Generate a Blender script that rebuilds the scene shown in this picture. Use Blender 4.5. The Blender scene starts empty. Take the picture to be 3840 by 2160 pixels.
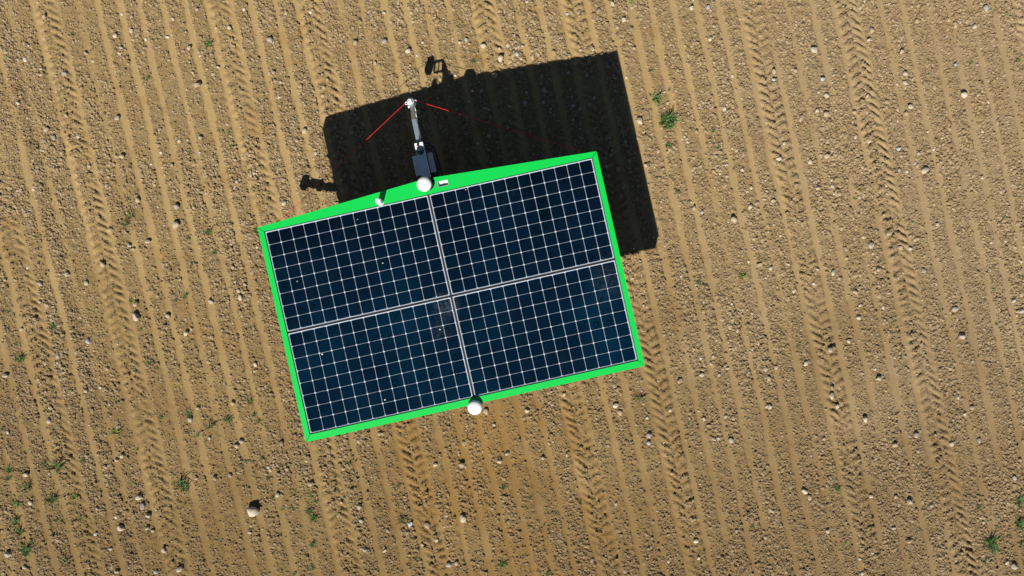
import bpy, bmesh, math, random
import numpy as np
from mathutils import Vector, Matrix
from mathutils.geometry import tessellate_polygon

random.seed(7)
rng = np.random.default_rng(11)
scn = bpy.context.scene
col = scn.collection

# ---------------------------------------------------------------- camera, light, exposure
H = 9.15                       # drone height (m)
PXM = 323.0                    # photo pixels (3840 wide) per metre on the ground
cam_d = bpy.data.cameras.new('camera')
cam = bpy.data.objects.new('camera', cam_d)
col.objects.link(cam)
cam.location = (0, 0, H)
cam_d.sensor_width = 36.0
cam_d.lens = 36.0 * H / (3840.0 / PXM)
cam_d.clip_end = 2000.0
scn.camera = cam

SUN_TRAVEL = Vector((0.2945, 1.088, -1.0))
SUN_EL = math.atan(1.0 / math.hypot(0.2945, 1.088))
w = bpy.data.worlds.new('World')
scn.world = w
w.use_nodes = True
nt = w.node_tree
nt.nodes.clear()
wo = nt.nodes.new('ShaderNodeOutputWorld')
bg = nt.nodes.new('ShaderNodeBackground')
sk = nt.nodes.new('ShaderNodeTexSky')
sk.sky_type = 'NISHITA'
sk.sun_disc = False
sk.sun_elevation = SUN_EL
sk.sun_rotation = math.radians(195.1)
sk.air_density = 0.55
sk.dust_density = 0.2
bg.inputs['Strength'].default_value = 0.05
nt.links.new(sk.outputs[0], bg.inputs['Color'])
nt.links.new(bg.outputs[0], wo.inputs[0])

sun_d = bpy.data.lights.new('sun', 'SUN')
sun_d.energy = 5.0
sun_d.angle = math.radians(0.5)
sun_d.color = (1.0, 0.955, 0.88)
sun = bpy.data.objects.new('sun', sun_d)
col.objects.link(sun)
sun.rotation_euler = SUN_TRAVEL.to_track_quat('-Z', 'Y').to_euler()
sun.location = (-3, -10, 12)

vs = scn.view_settings
vs.view_transform = 'Standard'
vs.look = 'None'
vs.gamma = 1.0
vs.use_curve_mapping = False
vs.exposure = 0.38

# ---------------------------------------------------------------- helpers
def px(X, Y, z=0.0):
    """photo pixel -> the place seen there at height z"""
    k = PXM * H / (H - z)
    return (X - 1920.0) / k, -(Y - 1080.0) / k

def mat(name, rgb, rough=0.6, metal=0.0, spec=0.5, coat=0.0):
    m = bpy.data.materials.new(name)
    m.use_nodes = True
    b = m.node_tree.nodes['Principled BSDF']
    b.inputs['Base Color'].default_value = (*rgb, 1)
    b.inputs['Roughness'].default_value = rough
    b.inputs['Metallic'].default_value = metal
    b.inputs['Specular IOR Level'].default_value = spec
    b.inputs['Coat Weight'].default_value = coat
    return m

class G:
    """small node-graph helper"""
    def __init__(s, m):
        s.t = m.node_tree
        s.b = s.t.nodes['Principled BSDF']
    def n(s, typ, **kw):
        n = s.t.nodes.new(typ)
        for k, v in kw.items():
            setattr(n, k, v)
        return n
    def l(s, a, b):
        s.t.links.new(a, b)
    def noise(s, scale, detail=3, rough=0.55, vec=None, out='Fac'):
        n = s.n('ShaderNodeTexNoise')
        n.inputs['Scale'].default_value = scale
        n.inputs['Detail'].default_value = detail
        n.inputs['Roughness'].default_value = rough
        if vec is not None:
            s.l(vec, n.inputs['Vector'])
        return n.outputs[out]
    def ramp(s, fac, stops):
        r = s.n('ShaderNodeValToRGB')
        el = r.color_ramp.elements
        while len(el) < len(stops):
            el.new(0.5)
        for e, (p, c) in zip(el, stops):
            e.position = p
            e.color = (*c, 1) if len(c) == 3 else c
        s.l(fac, r.inputs[0])
        return r.outputs[0]
    def mix(s, fac, a, b, mode='MIX'):
        m = s.n('ShaderNodeMix', data_type='RGBA', blend_type=mode)
        for v, i in ((fac, 0), (a, 6), (b, 7)):
            if isinstance(v, (int, float)):
                m.inputs[i].default_value = v
            elif isinstance(v, tuple):
                m.inputs[i].default_value = (*v, 1)
            else:
                s.l(v, m.inputs[i])
        return m.outputs[2]
    def math(s, op, a, b=0.0):
        m = s.n('ShaderNodeMath', operation=op)
        for v, i in ((a, 0), (b, 1)):
            if isinstance(v, (int, float)):
                m.inputs[i].default_value = v
            else:
                s.l(v, m.inputs[i])
        return m.outputs[0]
    def attr(s, name, typ='GEOMETRY'):
        a = s.n('ShaderNodeAttribute', attribute_name=name, attribute_type=typ)
        return a.outputs['Fac']
    def bump(s, h, strength, dist):
        b = s.n('ShaderNodeBump')
        b.inputs['Strength'].default_value = strength
        b.inputs['Distance'].default_value = dist
        s.l(h, b.inputs['Height'])
        s.l(b.outputs[0], s.b.inputs['Normal'])

def link_mesh(name, bm, m, parent=None, smooth=False):
    me = bpy.data.meshes.new(name)
    bmesh.ops.recalc_face_normals(bm, faces=bm.faces[:])
    bm.to_mesh(me)
    bm.free()
    if smooth:
        me.polygons.foreach_set('use_smooth', [True] * len(me.polygons))
        try:
            me.set_sharp_from_angle(angle=math.radians(38))
        except Exception:
            pass
    me.materials.append(m)
    o = bpy.data.objects.new(name, me)
    col.objects.link(o)
    if parent:
        o.parent = parent
    return o

def tag(o, label=None, cat=None, group=None, kind=None):
    if label: o['label'] = label
    if cat: o['category'] = cat
    if group: o['group'] = group
    if kind: o['kind'] = kind
    return o

def box(bm, x0, x1, y0, y1, z0, z1):
    v = [bm.verts.new(p) for p in ((x0,y0,z0),(x1,y0,z0),(x1,y1,z0),(x0,y1,z0),(x0,y0,z1),(x1,y0,z1),(x1,y1,z1),(x0,y1,z1))]
    for f in ((0,3,2,1),(4,5,6,7),(0,1,5,4),(1,2,6,5),(2,3,7,6),(3,0,4,7)):
        bm.faces.new([v[i] for i in f])

def hexa(bm, pts):
    v = [bm.verts.new(p) for p in pts]
    for f in ((0,3,2,1),(4,5,6,7),(0,1,5,4),(1,2,6,5),(2,3,7,6),(3,0,4,7)):
        bm.faces.new([v[i] for i in f])

def cyl(bm, p0, p1, r0, r1=None, n=20):
    p0, p1 = Vector(p0), Vector(p1)
    r1 = r0 if r1 is None else r1
    d = (p1 - p0).normalized()
    a = d.orthogonal().normalized()
    b = d.cross(a)
    A = [bm.verts.new(p0 + (a * math.cos(t) + b * math.sin(t)) * r0) for t in [2*math.pi*i/n for i in range(n)]]
    B = [bm.verts.new(p1 + (a * math.cos(t) + b * math.sin(t)) * r1) for t in [2*math.pi*i/n for i in range(n)]]
    for i in range(n):
        bm.faces.new((A[i], A[(i+1)%n], B[(i+1)%n], B[i]))
    bm.faces.new(A[::-1]); bm.faces.new(B)

def tube(bm, pts, r, n=8):
    pts = [Vector(p) for p in pts]
    rings = []
    for i, p in enumerate(pts):
        d = (pts[min(i+1, len(pts)-1)] - pts[max(i-1, 0)]).normalized()
        a = d.cross(Vector((0, 0, 1)))
        a = a.normalized() if a.length > 1e-4 else d.orthogonal().normalized()
        b = d.cross(a)
        rings.append([bm.verts.new(p + (a*math.cos(2*math.pi*k/n) + b*math.sin(2*math.pi*k/n))*r) for k in range(n)])
    for R0, R1 in zip(rings, rings[1:]):
        for k in range(n):
            bm.faces.new((R0[k], R0[(k+1)%n], R1[(k+1)%n], R1[k]))
    bm.faces.new(rings[0][::-1]); bm.faces.new(rings[-1])

def lathe(bm, prof, c=(0, 0, 0), n=40, axis='Z'):
    """prof: (radius, height) from one end to the other"""
    rings = []
    for r, z in prof:
        ring = []
        for k in range(n):
            t = 2*math.pi*k/n
            if r < 1e-6 and k:
                ring.append(ring[0]); continue
            if axis == 'Z': p = (c[0]+r*math.cos(t), c[1]+r*math.sin(t), c[2]+z)
            else:           p = (c[0]+z, c[1]+r*math.cos(t), c[2]+r*math.sin(t))
            ring.append(bm.verts.new(p))
        rings.append(ring)
    for R0, R1 in zip(rings, rings[1:]):
        for k in range(n):
            q = []
            for v in (R0[k], R0[(k+1)%n], R1[(k+1)%n], R1[k]):
                if v not in q: q.append(v)
            if len(q) > 2:
                bm.faces.new(q)

def prism(bm, loops, z0, z1, xf=None):
    """plate of a polygon (first loop) with holes (the others) between z0 and z1; xf maps (u, v, w) to a place"""
    xf = xf or (lambda u, v, q: (u, v, q))
    flat = [p for lp in loops for p in lp]
    tris = tessellate_polygon([[Vector((u, v, 0)) for u, v in lp] for lp in loops])
    A = [bm.verts.new(xf(u, v, z0)) for u, v in flat]
    B = [bm.verts.new(xf(u, v, z1)) for u, v in flat]
    for t in tris:
        bm.faces.new([A[i] for i in t][::-1]); bm.faces.new([B[i] for i in t])
    i0 = 0
    for lp in loops:
        n = len(lp)
        for i in range(n):
            a, b = i0+i, i0+(i+1) % n
            bm.faces.new((A[a], A[b], B[b], B[a]))
        i0 += n

# ---------------------------------------------------------------- numpy noise
def vnoise(x, y, scale, seed):
    """smooth value noise, about 0..1; scale = cells per metre"""
    r = np.random.default_rng(seed)
    N = 512
    tab = r.random((N, N)).astype(np.float32)
    X, Y = x*scale + 1000.3, y*scale + 1000.7
    xi, yi = np.floor(X).astype(np.int64), np.floor(Y).astype(np.int64)
    fx, fy = (X - xi), (Y - yi)
    fx, fy = fx*fx*(3-2*fx), fy*fy*(3-2*fy)
    a = tab[yi % N, xi % N]; b = tab[yi % N, (xi+1) % N]
    c = tab[(yi+1) % N, xi % N]; d = tab[(yi+1) % N, (xi+1) % N]
    return (a*(1-fx)+b*fx)*(1-fy) + (c*(1-fx)+d*fx)*fy

def fbm(x, y, scale, seed, octv=3):
    s, a, t = 0, 1.0, 0
    for i in range(octv):
        s = s + a*vnoise(x, y, scale*2**i, seed+i*17); t += a; a *= 0.5
    return s / t

def sstep(a, b, x):
    t = np.clip((x-a)/(b-a), 0, 1)
    return t*t*(3-2*t)

# ---------------------------------------------------------------- the field
LINES = [(-215,0.85),(-130,0.95),(-45,1.00),(38,1.00),(127,0.85),(207,1.00),(280,0.90),(377,1.00),(459,0.93),(542,0.85),(616,0.88),(701,0.98),(771,0.90),(857,1.00),(943,1.00),
         (1027,1.00),(1109,0.98),(1187,1.00),(1278,1.00),(1358,1.00),(1441,1.00),(1521,0.95),(1601,1.00),(1684,1.00),(1762,1.00),(1838,0.80),(1918,1.00),(2010,1.00),(2089,1.00),
         (2174,1.00),(2260,1.00),(2344,0.95),(2437,1.00),(2516,0.90),(2600,0.85),(2673,0.95),(2756,1.00),(2842,0.90),(2926,1.00),(3000,0.93),(3098,1.00),(3180,0.80),(3276,0.93),
         (3354,1.00),(3437,0.93),(3530,0.80),(3610,0.93),(3705,1.00),(3778,0.90),(3862,0.95),(3950,0.90),(4030,1.00),(4120,0.85)]
# wheel tracks: position, shape ahead of the robot, shape behind it (+1 = V, -1 = upside-down V), depth
TRACKS = [(90,-1,-1,.62),(418,-1,-1,.72),(1069,-1,-1,.68),(1402,-1,1,.9),(2049,-1,1,1),(2387,1,1,.9),(3047,1,1,.9),(3401,-1,-1,1),(4060,1,1,.8)]

def row_coord(x, y):
    X = x*PXM + 1920.0
    dY = np.clip(-y*PXM, -3000, 3000)
    u = (X - 0.2403*dY) / (1 - 8e-6*dY)
    wob = (vnoise(x*0+3.1, y, 0.7, 5)-.5)*6 + (fbm(x, y, 1.6, 91, 2)-.5)*8
    return u + wob, -y*PXM + 0.23*(X-1920) * 0

def brk1(y, seed, scale, lo, hi, o=2):
    """1-D break-up along a row, read from a table"""
    t = np.linspace(-DY_-.2, DY_+.2, 2600)
    f = sstep(lo, hi, fbm(t*0+seed*3.7, t, scale, 200+seed, o))
    return np.interp(y, t, f)

def field(x, y):
    """height, seam-line mask, track mask, crumbliness, moisture"""
    shp = x.shape
    x, y = x.ravel(), y.ravel()
    u, Y = row_coord(x, y)
    L = np.zeros_like(x)
    edge = (vnoise(x, y, 18, 400)-.5)*8 + (vnoise(x, y, 5, 402)-.5)*4
    for i, (c, a) in enumerate(LINES):
        q = np.nonzero(np.abs(u-c) < 52)[0]
        brk = np.clip(0.55 + .7*brk1(y[q], i, 1.1, .22, .5), 0, 1)
        wdt = 12.5 + 5*brk1(y[q], i+80, 1.6, .1, .9)
        d = np.abs(u[q]-c) + edge[q]
        L[q] = np.maximum(L[q], a*brk*(1-sstep(wdt*.55, wdt*1.15, d)))
    T = np.zeros_like(x); bars = np.zeros_like(x); gash = np.zeros_like(x)
    for k, (c, s0, s1, a) in enumerate(TRACKS):
        q = np.nonzero(np.abs(u-c) < 60)[0]
        d = u[q] - c + edge[q]*.4
        m = a*(1-sstep(32, 44, np.abs(d)))
        m = m*(0.75 + .25*brk1(y[q], 150+k, .9, .3, .55))
        sgn = np.where(Y[q] < 0, s0, s1)
        ph = (Y[q] + sgn*np.abs(d)*0.60 + np.where(d > 0, 15, 0) + (fbm(x[q], y[q], 7, 600+k, 2)-.5)*16) / 32.0
        wv = np.abs((ph % 1.0) - .5)*2
        amp = .25 + 1.2*vnoise(x[q], y[q], 8, 640+k)
        b = sstep(.34, .58, wv)*sstep(2, 8, np.abs(d))*amp
        T[q] = np.maximum(T[q], m); bars[q] = np.maximum(bars[q], b*m)
    fur = np.exp(-((u-255)/26.0)**2) * (0.35+.65*sstep(.35, .6, fbm(x, y, 1.3, 777, 2)))
    fur = fur + .7*np.exp(-((u+12)/20.0)**2)*sstep(.4, .6, fbm(x, y, .9, 779, 2))
    patch = sstep(.36, .64, fbm(x, y, 1.0, 640, 3))
    crumb = (1-L)*(1-.62*T)*(0.62+.5*patch)
    f1 = fbm(x, y, 20, 31, 3); f2 = np.abs(fbm(x, y, 34, 41, 2)-.5)*2
    h = 0.02*(fbm(x, y, .6, 1, 3)-.5) - 0.009*L - .003*T
    h = h + crumb*(0.026*(f1-.5) - 0.008*f2)
    h = h + .0215*bars + T*.013*(fbm(x, y, 26, 72, 2)-.5)
    h = h + fur*(0.052*(fbm(x, y, 13, 81, 3)-.5) - .016)
    h = h + .0025*(vnoise(x, y, 60, 73)-.5)
    wet = np.exp(-((u-1700)/430.0)**2)*sstep(100, 560, Y)*(.65+.5*T+.4*L)
    wet = wet*(.25+1.1*sstep(.3, .7, fbm(x, y, 2.6, 660, 3)))
    wet = np.clip(wet + .38*sstep(.74, .84, fbm(x, y, 3.5, 690, 2)), 0, 1)
    return [v.reshape(shp) for v in (h, L, T, np.clip(crumb+fur, 0, 1.3), wet, np.clip(fur, 0, 1))]

DX, DY_, RES = 7.2, 4.6, 0.0118
def axis(d):
    a = np.arange(-d, d+RES*.5, RES)
    out, s, p = [], RES*3, a[-1]
    while p < 900:
        p += s; s *= 1.35; out.append(p)
    out = np.array(out)
    return np.concatenate([-out[::-1], a, out])
xs, ys = axis(DX), axis(DY_)
GX, GY = np.meshgrid(xs, ys)
GX = GX.astype(np.float64); GY = GY.astype(np.float64)
GH, GL, GT, GC, GW, GB = field(GX, GY)
fade = np.clip(1 - np.maximum(np.abs(GX)-DX, np.abs(GY)-DY_)/3.0, 0, 1)
GH = GH*fade

def ground_z(x, y):
    i = np.clip(np.searchsorted(xs, x)-1, 0, len(xs)-2); j = np.clip(np.searchsorted(ys, y)-1, 0, len(ys)-2)
    fx = (x-xs[i])/(xs[i+1]-xs[i]); fy = (y-ys[j])/(ys[j+1]-ys[j])
    return (GH[j,i]*(1-fx)+GH[j,i+1]*fx)*(1-fy) + (GH[j+1,i]*(1-fx)+GH[j+1,i+1]*fx)*fy

nx, ny = len(xs), len(ys)
me = bpy.data.meshes.new('ground')
co = np.stack([GX, GY, GH], -1).reshape(-1, 3).astype(np.float32)
me.vertices.add(nx*ny)
me.vertices.foreach_set('co', co.ravel())
ii = (np.arange(ny-1)[:, None]*nx + np.arange(nx-1)[None, :]).ravel()
quads = np.stack([ii, ii+1, ii+nx+1, ii+nx], -1).astype(np.int32)
me.loops.add(quads.size)
me.loops.foreach_set('vertex_index', quads.ravel())
me.polygons.add(len(quads))
me.polygons.foreach_set('loop_start', np.arange(0, quads.size, 4, dtype=np.int32))
me.polygons.foreach_set('use_smooth', np.ones(len(quads), bool))
me.update(calc_edges=True)
for nm, arr in (('seam', GL), ('track', GT), ('moist', GW), ('furrow', GB)):
    at = me.attributes.new(nm, 'FLOAT', 'POINT')
    at.data.foreach_set('value', arr.ravel().astype(np.float32))

SOIL = mat('soil', (.3, .2, .1), .95, spec=.15)
g = G(SOIL)
geo = g.n('ShaderNodeNewGeometry').outputs['Position']
big = g.noise(.35, 3, .5, geo)
mid = g.noise(3.2, 4, .6, geo)
fine = g.noise(70, 3, .6, geo)
base = g.mix(g.ramp(big, [(.35, (0, 0, 0)), (.65, (1, 1, 1))]), (.275, .184, .068), (.290, .202, .092))
base = g.mix(g.ramp(mid, [(.4, (0, 0, 0)), (.7, (.55, .55, .55))]), base, (.240, .164, .075))
base = g.mix(g.math('MULTIPLY', g.attr('seam'), .95), base, (.430, .300, .128))
base = g.mix(g.math('MULTIPLY', g.attr('track'), .6), base, (.360, .246, .104))
base = g.mix(g.math('MULTIPLY', g.attr('moist'), .9), base, (.315, .175, .045))
base = g.mix(g.math('MULTIPLY', g.attr('furrow'), .75), base, (.165, .108, .052))
base = g.mix(g.ramp(fine, [(.35, (0, 0, 0)), (.75, (.5, .5, .5))]), base, (.20, .14, .075))
sp = g.n('ShaderNodeSeparateXYZ'); g.l(geo, sp.inputs[0])
grey = g.math('ADD', g.math('MULTIPLY', sp.outputs['X'], .10), g.math('MULTIPLY', g.noise(.6, 3, .6, geo), .8))
base = g.mix(g.ramp(grey, [(.45, (0, 0, 0)), (.95, (.6, .6, .6))]), base, (.300, .222, .138))
falloff = g.math('ADD', g.math('MULTIPLY', sp.outputs['Y'], -.10), g.math('MULTIPLY', g.noise(.8, 3, .6, geo), .9))  # light falloff towards the bottom of view, painted as darker soil with noise
falloff = g.ramp(falloff, [(.35, (0, 0, 0)), (.80, (.75, .75, .75))])
base = g.mix(falloff, base, (.180, .112, .042))
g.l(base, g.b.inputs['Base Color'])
g.bump(g.noise(120, 3, .65, geo), .55, .01)
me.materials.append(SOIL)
gr = bpy.data.objects.new('ground', me)
col.objects.link(gr)
tag(gr, 'bare sandy field soil with drill lines and tyre tracks', kind='structure')

# ---------------------------------------------------------------- soil clods and grit: uncountable, instanced
def sample(A, x, y):
    return A[np.clip(np.searchsorted(ys, y), 0, len(ys)-1), np.clip(np.searchsorted(xs, x), 0, len(xs)-1)]

def scatter(n, seed, smin, smax, power, dens):
    r = np.random.default_rng(seed)
    x = r.uniform(-DX, DX, n); y = r.uniform(-DY_, DY_, n)
    L, T, C, W = (sample(q, x, y) for q in (GL, GT, GC, GW))
    keep = r.random(n) < dens(x, y, L, T, C)
    x, y, L, W = x[keep], y[keep], L[keep], W[keep]
    s = smin*(smax/smin)**(r.random(len(x))**power) * (.82 + .42*sstep(.38, .66, fbm(x, y, 2.3, 950, 3)))
    return x, y, s, W, r

def clod_object(name, x, y, s, W, r, m, flat, tone):
    z = ground_z(x, y) + s*.08
    me = bpy.data.meshes.new(name)
    me.vertices.add(len(x))
    me.vertices.foreach_set('co', np.stack([x, y, z], -1).astype(np.float32).ravel())
    n = len(x)
    sc = np.stack([s*r.uniform(.75, 1.25, n), s*r.uniform(.75, 1.25, n), s*r.uniform(.55, .95, n)*flat], -1)*.5
    ro = np.stack([r.normal(0, .3, n), r.normal(0, .3, n), r.uniform(0, 6.28, n)], -1)
    for nm, typ, key, arr in (('size', 'FLOAT_VECTOR', 'vector', sc), ('turn', 'FLOAT_VECTOR', 'vector', ro), ('tone', 'FLOAT', 'value', tone),
                              ('wet', 'FLOAT', 'value', W)):
        at = me.attributes.new(nm, typ, 'POINT')
        at.data.foreach_set(key, arr.astype(np.float32).ravel())
    o = bpy.data.objects.new(name, me)
    col.objects.link(o)
    ng = bpy.data.node_groups.new(name + '_nodes', 'GeometryNodeTree')
    ng.interface.new_socket('Geometry', in_out='INPUT', socket_type='NodeSocketGeometry')
    ng.interface.new_socket('Geometry', in_out='OUTPUT', socket_type='NodeSocketGeometry')
    N = ng.nodes.new; L = ng.links.new
    gi, go = N('NodeGroupInput'), N('NodeGroupOutput')
    join = N('GeometryNodeJoinGeometry')
    for k in range(6):
        ico = N('GeometryNodeMeshIcoSphere'); ico.inputs['Subdivisions'].default_value = 2
        sp = N('GeometryNodeSetPosition')
        pos = N('GeometryNodeInputPosition')
        add = N('ShaderNodeVectorMath'); add.operation = 'ADD'; add.inputs[1].default_value = (k*7.3, k*3.1, k*1.7)
        L(pos.outputs[0], add.inputs[0])
        no = N('ShaderNodeTexNoise'); no.inputs['Scale'].default_value = 1.25; no.inputs['Detail'].default_value = 2
        L(add.outputs[0], no.inputs['Vector'])
        mr = N('ShaderNodeMapRange'); mr.inputs[1].default_value = .25; mr.inputs[2].default_value = .75
        mr.inputs[3].default_value = .45; mr.inputs[4].default_value = 1.4
        L(no.outputs[0], mr.inputs[0])
        sc_ = N('ShaderNodeVectorMath'); sc_.operation = 'SCALE'
        L(pos.outputs[0], sc_.inputs[0]); L(mr.outputs[0], sc_.inputs['Scale'])
        L(ico.outputs['Mesh'], sp.inputs['Geometry']); L(sc_.outputs[0], sp.inputs['Position'])
        sm = N('GeometryNodeSetMaterial'); sm.inputs['Material'].default_value = m
        L(sp.outputs[0], sm.inputs['Geometry'])
        gti = N('GeometryNodeGeometryToInstance')
        L(sm.outputs[0], gti.inputs[0]); L(gti.outputs[0], join.inputs[0])
    iop = N('GeometryNodeInstanceOnPoints')
    L(gi.outputs[0], iop.inputs['Points']); L(join.outputs[0], iop.inputs['Instance'])
    iop.inputs['Pick Instance'].default_value = True
    for nm, sock in (('size', 'Scale'), ('turn', 'Rotation')):
        na = N('GeometryNodeInputNamedAttribute'); na.data_type = 'FLOAT_VECTOR'; na.inputs[0].default_value = nm
        L(na.outputs[0], iop.inputs[sock])
    rv = N('FunctionNodeRandomValue'); rv.data_type = 'INT'
    for i in rv.inputs:
        if i.enabled and i.name == 'Max': i.default_value = 5
    L([q for q in rv.outputs if q.enabled][0], iop.inputs['Instance Index'])
    L(iop.outputs[0], go.inputs[0])
    md = o.modifiers.new('scatter', 'NODES'); md.node_group = ng
    return o

def soil_bits(name, stops, wetc):
    m = mat(name, (.3, .2, .12), .95, spec=.15)
    g = G(m)
    c = g.ramp(g.attr('tone', 'INSTANCER'), stops)
    c = g.mix(g.math('MULTIPLY', g.attr('wet', 'INSTANCER'), .65), c, wetc)
    geo = g.n('ShaderNodeNewGeometry').outputs['Position']
    sp = g.n('ShaderNodeSeparateXYZ'); g.l(geo, sp.inputs[0])
    falloff = g.math('ADD', g.math('MULTIPLY', sp.outputs['Y'], -.10), g.math('MULTIPLY', g.noise(.8, 3, .6, geo), .9))  # same light falloff painted into the loose bits
    falloff = g.ramp(falloff, [(.35, (0, 0, 0)), (.85, (.50, .50, .50))])
    c = g.mix(falloff, c, (.175, .115, .055))
    p = g.n('ShaderNodeTexCoord').outputs['Object']
    c = g.mix(g.ramp(g.noise(2.5, 3, .6, p), [(.35, (0, 0, 0)), (.8, (.5, .5, .5))]), c, (.19, .14, .085))
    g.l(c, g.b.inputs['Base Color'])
    return m
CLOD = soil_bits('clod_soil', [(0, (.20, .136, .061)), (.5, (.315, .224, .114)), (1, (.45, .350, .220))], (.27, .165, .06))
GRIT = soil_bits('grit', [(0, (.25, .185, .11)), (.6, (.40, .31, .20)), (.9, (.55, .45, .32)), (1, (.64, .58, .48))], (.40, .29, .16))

rich = lambda x: 0.8 + .3*sstep(.5, 4.5, x)
x, y, s, W, r = scatter(900000, 3, .009, .036, 1.8, lambda x, y, L, T, C: np.clip(C*.86*rich(x) - .12, 0, 1))
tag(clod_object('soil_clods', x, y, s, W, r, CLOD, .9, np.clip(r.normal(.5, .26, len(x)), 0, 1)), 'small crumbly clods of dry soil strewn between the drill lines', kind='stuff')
x, y, s, W, r = scatter(90000, 4, .010, .042, 2.4, lambda x, y, L, T, C: np.clip(.04 + C*.27*rich(x), 0, 1))
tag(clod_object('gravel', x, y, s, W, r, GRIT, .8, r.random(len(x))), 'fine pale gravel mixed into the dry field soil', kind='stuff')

def clover_mat():
    m = mat('seedling_leaf', (.06, .16, .03), .6, spec=.3)
    g = G(m)
    g.l(g.ramp(g.attr('tone', 'INSTANCER'), [(0, (.04, .10, .02)), (.6, (.09, .15, .035)), (1, (.20, .20, .07))]), g.b.inputs['Base Color'])
    return m
def green_spots(x, y, L, T, C):
    X, Y = x*PXM+1920, 1080-y*PXM
    d = .9*np.exp(-(((X-170)/260)**2+((Y-1880)/260)**2)) + .2*np.exp(-(((X-1000)/420)**2+((Y-1800)/300)**2)) + .30*np.exp(-(((X-3760)/120)**2+((Y-1980)/260)**2))
    d = d + .22*np.exp(-(((X-2490)/60)**2+((Y-430)/150)**2)) + .10*np.exp(-(((X-1190)/60)**2+((Y-1950)/260)**2)) + .012
    return d*sstep(.5, .68, fbm(x, y, 5, 930, 2))
x, y, s, W, r = scatter(70000, 6, .010, .030, 1.6, green_spots)
tag(clod_object('seedlings', x, y, s, W, r, clover_mat(), .5, r.random(len(x))), 'tiny green seedlings dotted over the soil', kind='stuff')

# ---------------------------------------------------------------- the robot
ROOF = 1.28
TH = math.radians(12.7)
robot = bpy.data.objects.new('field_robot', None)
col.objects.link(robot)
robot.location = (-.607, -.087, 0)
robot.rotation_euler = (0, 0, TH)
tag(robot, 'bright green farm robot with a roof of four solar panels', 'farm robot')

M_GREEN = mat('green_paint', (.001, .55, .068), .42, spec=.4)
g = G(M_GREEN)
oc = g.n('ShaderNodeTexCoord'); oc.object = robot; rc = oc.outputs['Object']
g.l(g.mix(g.ramp(g.noise(9, 4, .6, rc), [(.45, (0, 0, 0)), (.8, (.35, .35, .35))]), (.001, .55, .068), (.015, .51, .072)), g.b.inputs['Base Color'])
M_WHITE = mat('white_plastic', (.86, .86, .86), .35)
M_SHEET = mat('white_backsheet', (.62, .71, .83), .35, coat=.4)
M_ALU = mat('pale_aluminium', (.50, .55, .62), .4, metal=.15)
M_BLACK = mat('black_plastic', (.012, .012, .013), .5)
M_RUBBER = mat('tyre_rubber', (.018, .017, .016), .85)
M_DARK = mat('dark_deck', (.01, .011, .012), .7)
M_RAIL = mat('dusty_gap_rail', (.045, .041, .037), .6, metal=.3)
M_TEAL = mat('pale_teal_print', (.50, .82, .82), .5)
M_RED = mat('red_rope', (.75, .015, .03), .55)
M_LABEL = mat('white_sticker', (.74, .74, .72), .5)
M_GALV = mat('galvanised_steel', (.84, .88, .90), .45, metal=.0)
g = G(M_GALV)
oc = g.n('ShaderNodeTexCoord'); oc.object = robot; rc = oc.outputs['Object']
vo = g.n('ShaderNodeTexVoronoi'); vo.inputs['Scale'].default_value = 55; g.l(rc, vo.inputs['Vector'])
g.l(g.mix(g.ramp(g.noise(26, 4, .7, rc), [(.4, (0, 0, 0)), (.7, (.8, .8, .8))]), g.mix(.30, (.88, .90, .92), vo.outputs['Color'], 'SOFT_LIGHT'), (.72, .77, .80)), g.b.inputs['Base Color'])
g.l(g.ramp(g.noise(40, 3, .6, rc), [(.3, (.28, .28, .28)), (.7, (.5, .5, .5))]), g.b.inputs['Roughness'])

# silicon cells: near-black blue under glass, with dried dirt
M_CELL = mat('solar_cell', (.003, .008, .016), .14, spec=.12)
g = G(M_CELL)
oc = g.n('ShaderNodeTexCoord'); oc.object = robot; rc = oc.outputs['Object']
oi = g.n('ShaderNodeObjectInfo').outputs['Random']
cellc = g.mix(oi, (.0005, .0031, .0092), (.0012, .0056, .0145))
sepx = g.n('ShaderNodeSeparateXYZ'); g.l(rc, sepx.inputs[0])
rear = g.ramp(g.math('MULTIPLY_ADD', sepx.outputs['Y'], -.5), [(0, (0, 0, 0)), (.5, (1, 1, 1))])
cellc = g.mix(g.math('MULTIPLY', rear, .6), cellc, (.0008, .0110, .0255))  # bluer sky reflection of the rear panels, painted into the colour
speck = g.ramp(g.noise(150, 2, .5, rc), [(.62, (0, 0, 0)), (.80, (.20, .20, .20))])
cellc = g.mix(speck, cellc, (.07, .10, .12))
mp = g.n('ShaderNodeMapping'); mp.inputs['Rotation'].default_value = (0, 0, math.radians(-38)); mp.inputs['Scale'].default_value = (14, 2.2, 1)
g.l(rc, mp.inputs[0])
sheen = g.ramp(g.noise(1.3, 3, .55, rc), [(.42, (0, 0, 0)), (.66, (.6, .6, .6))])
cellc = g.mix(g.math('MULTIPLY', sheen, g.math('ADD', rear, .25)), cellc, (.0010, .019, .043))  # patchy sky sheen painted into the cell colour
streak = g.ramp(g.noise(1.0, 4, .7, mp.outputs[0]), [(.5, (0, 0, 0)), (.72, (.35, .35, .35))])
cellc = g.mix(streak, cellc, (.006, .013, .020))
def blotch(cx, cy, r0, r1, amount, c):
    d = g.n('ShaderNodeVectorMath', operation='DISTANCE'); g.l(rc, d.inputs[0]); d.inputs[1].default_value = (cx, cy, ROOF-.010)
    mask = g.math('SUBTRACT', 1.0, g.math('DIVIDE', d.outputs['Value'], r1))
    mask = g.math('MAXIMUM', mask, 0.0)
    nz = g.ramp(g.noise(32, 5, .75, rc), [(.42, (0, 0, 0)), (.72, (1, 1, 1))])
    return g.mix(g.math('MULTIPLY', g.math('MULTIPLY', mask, nz), amount), c, (.20, .23, .26))
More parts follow.
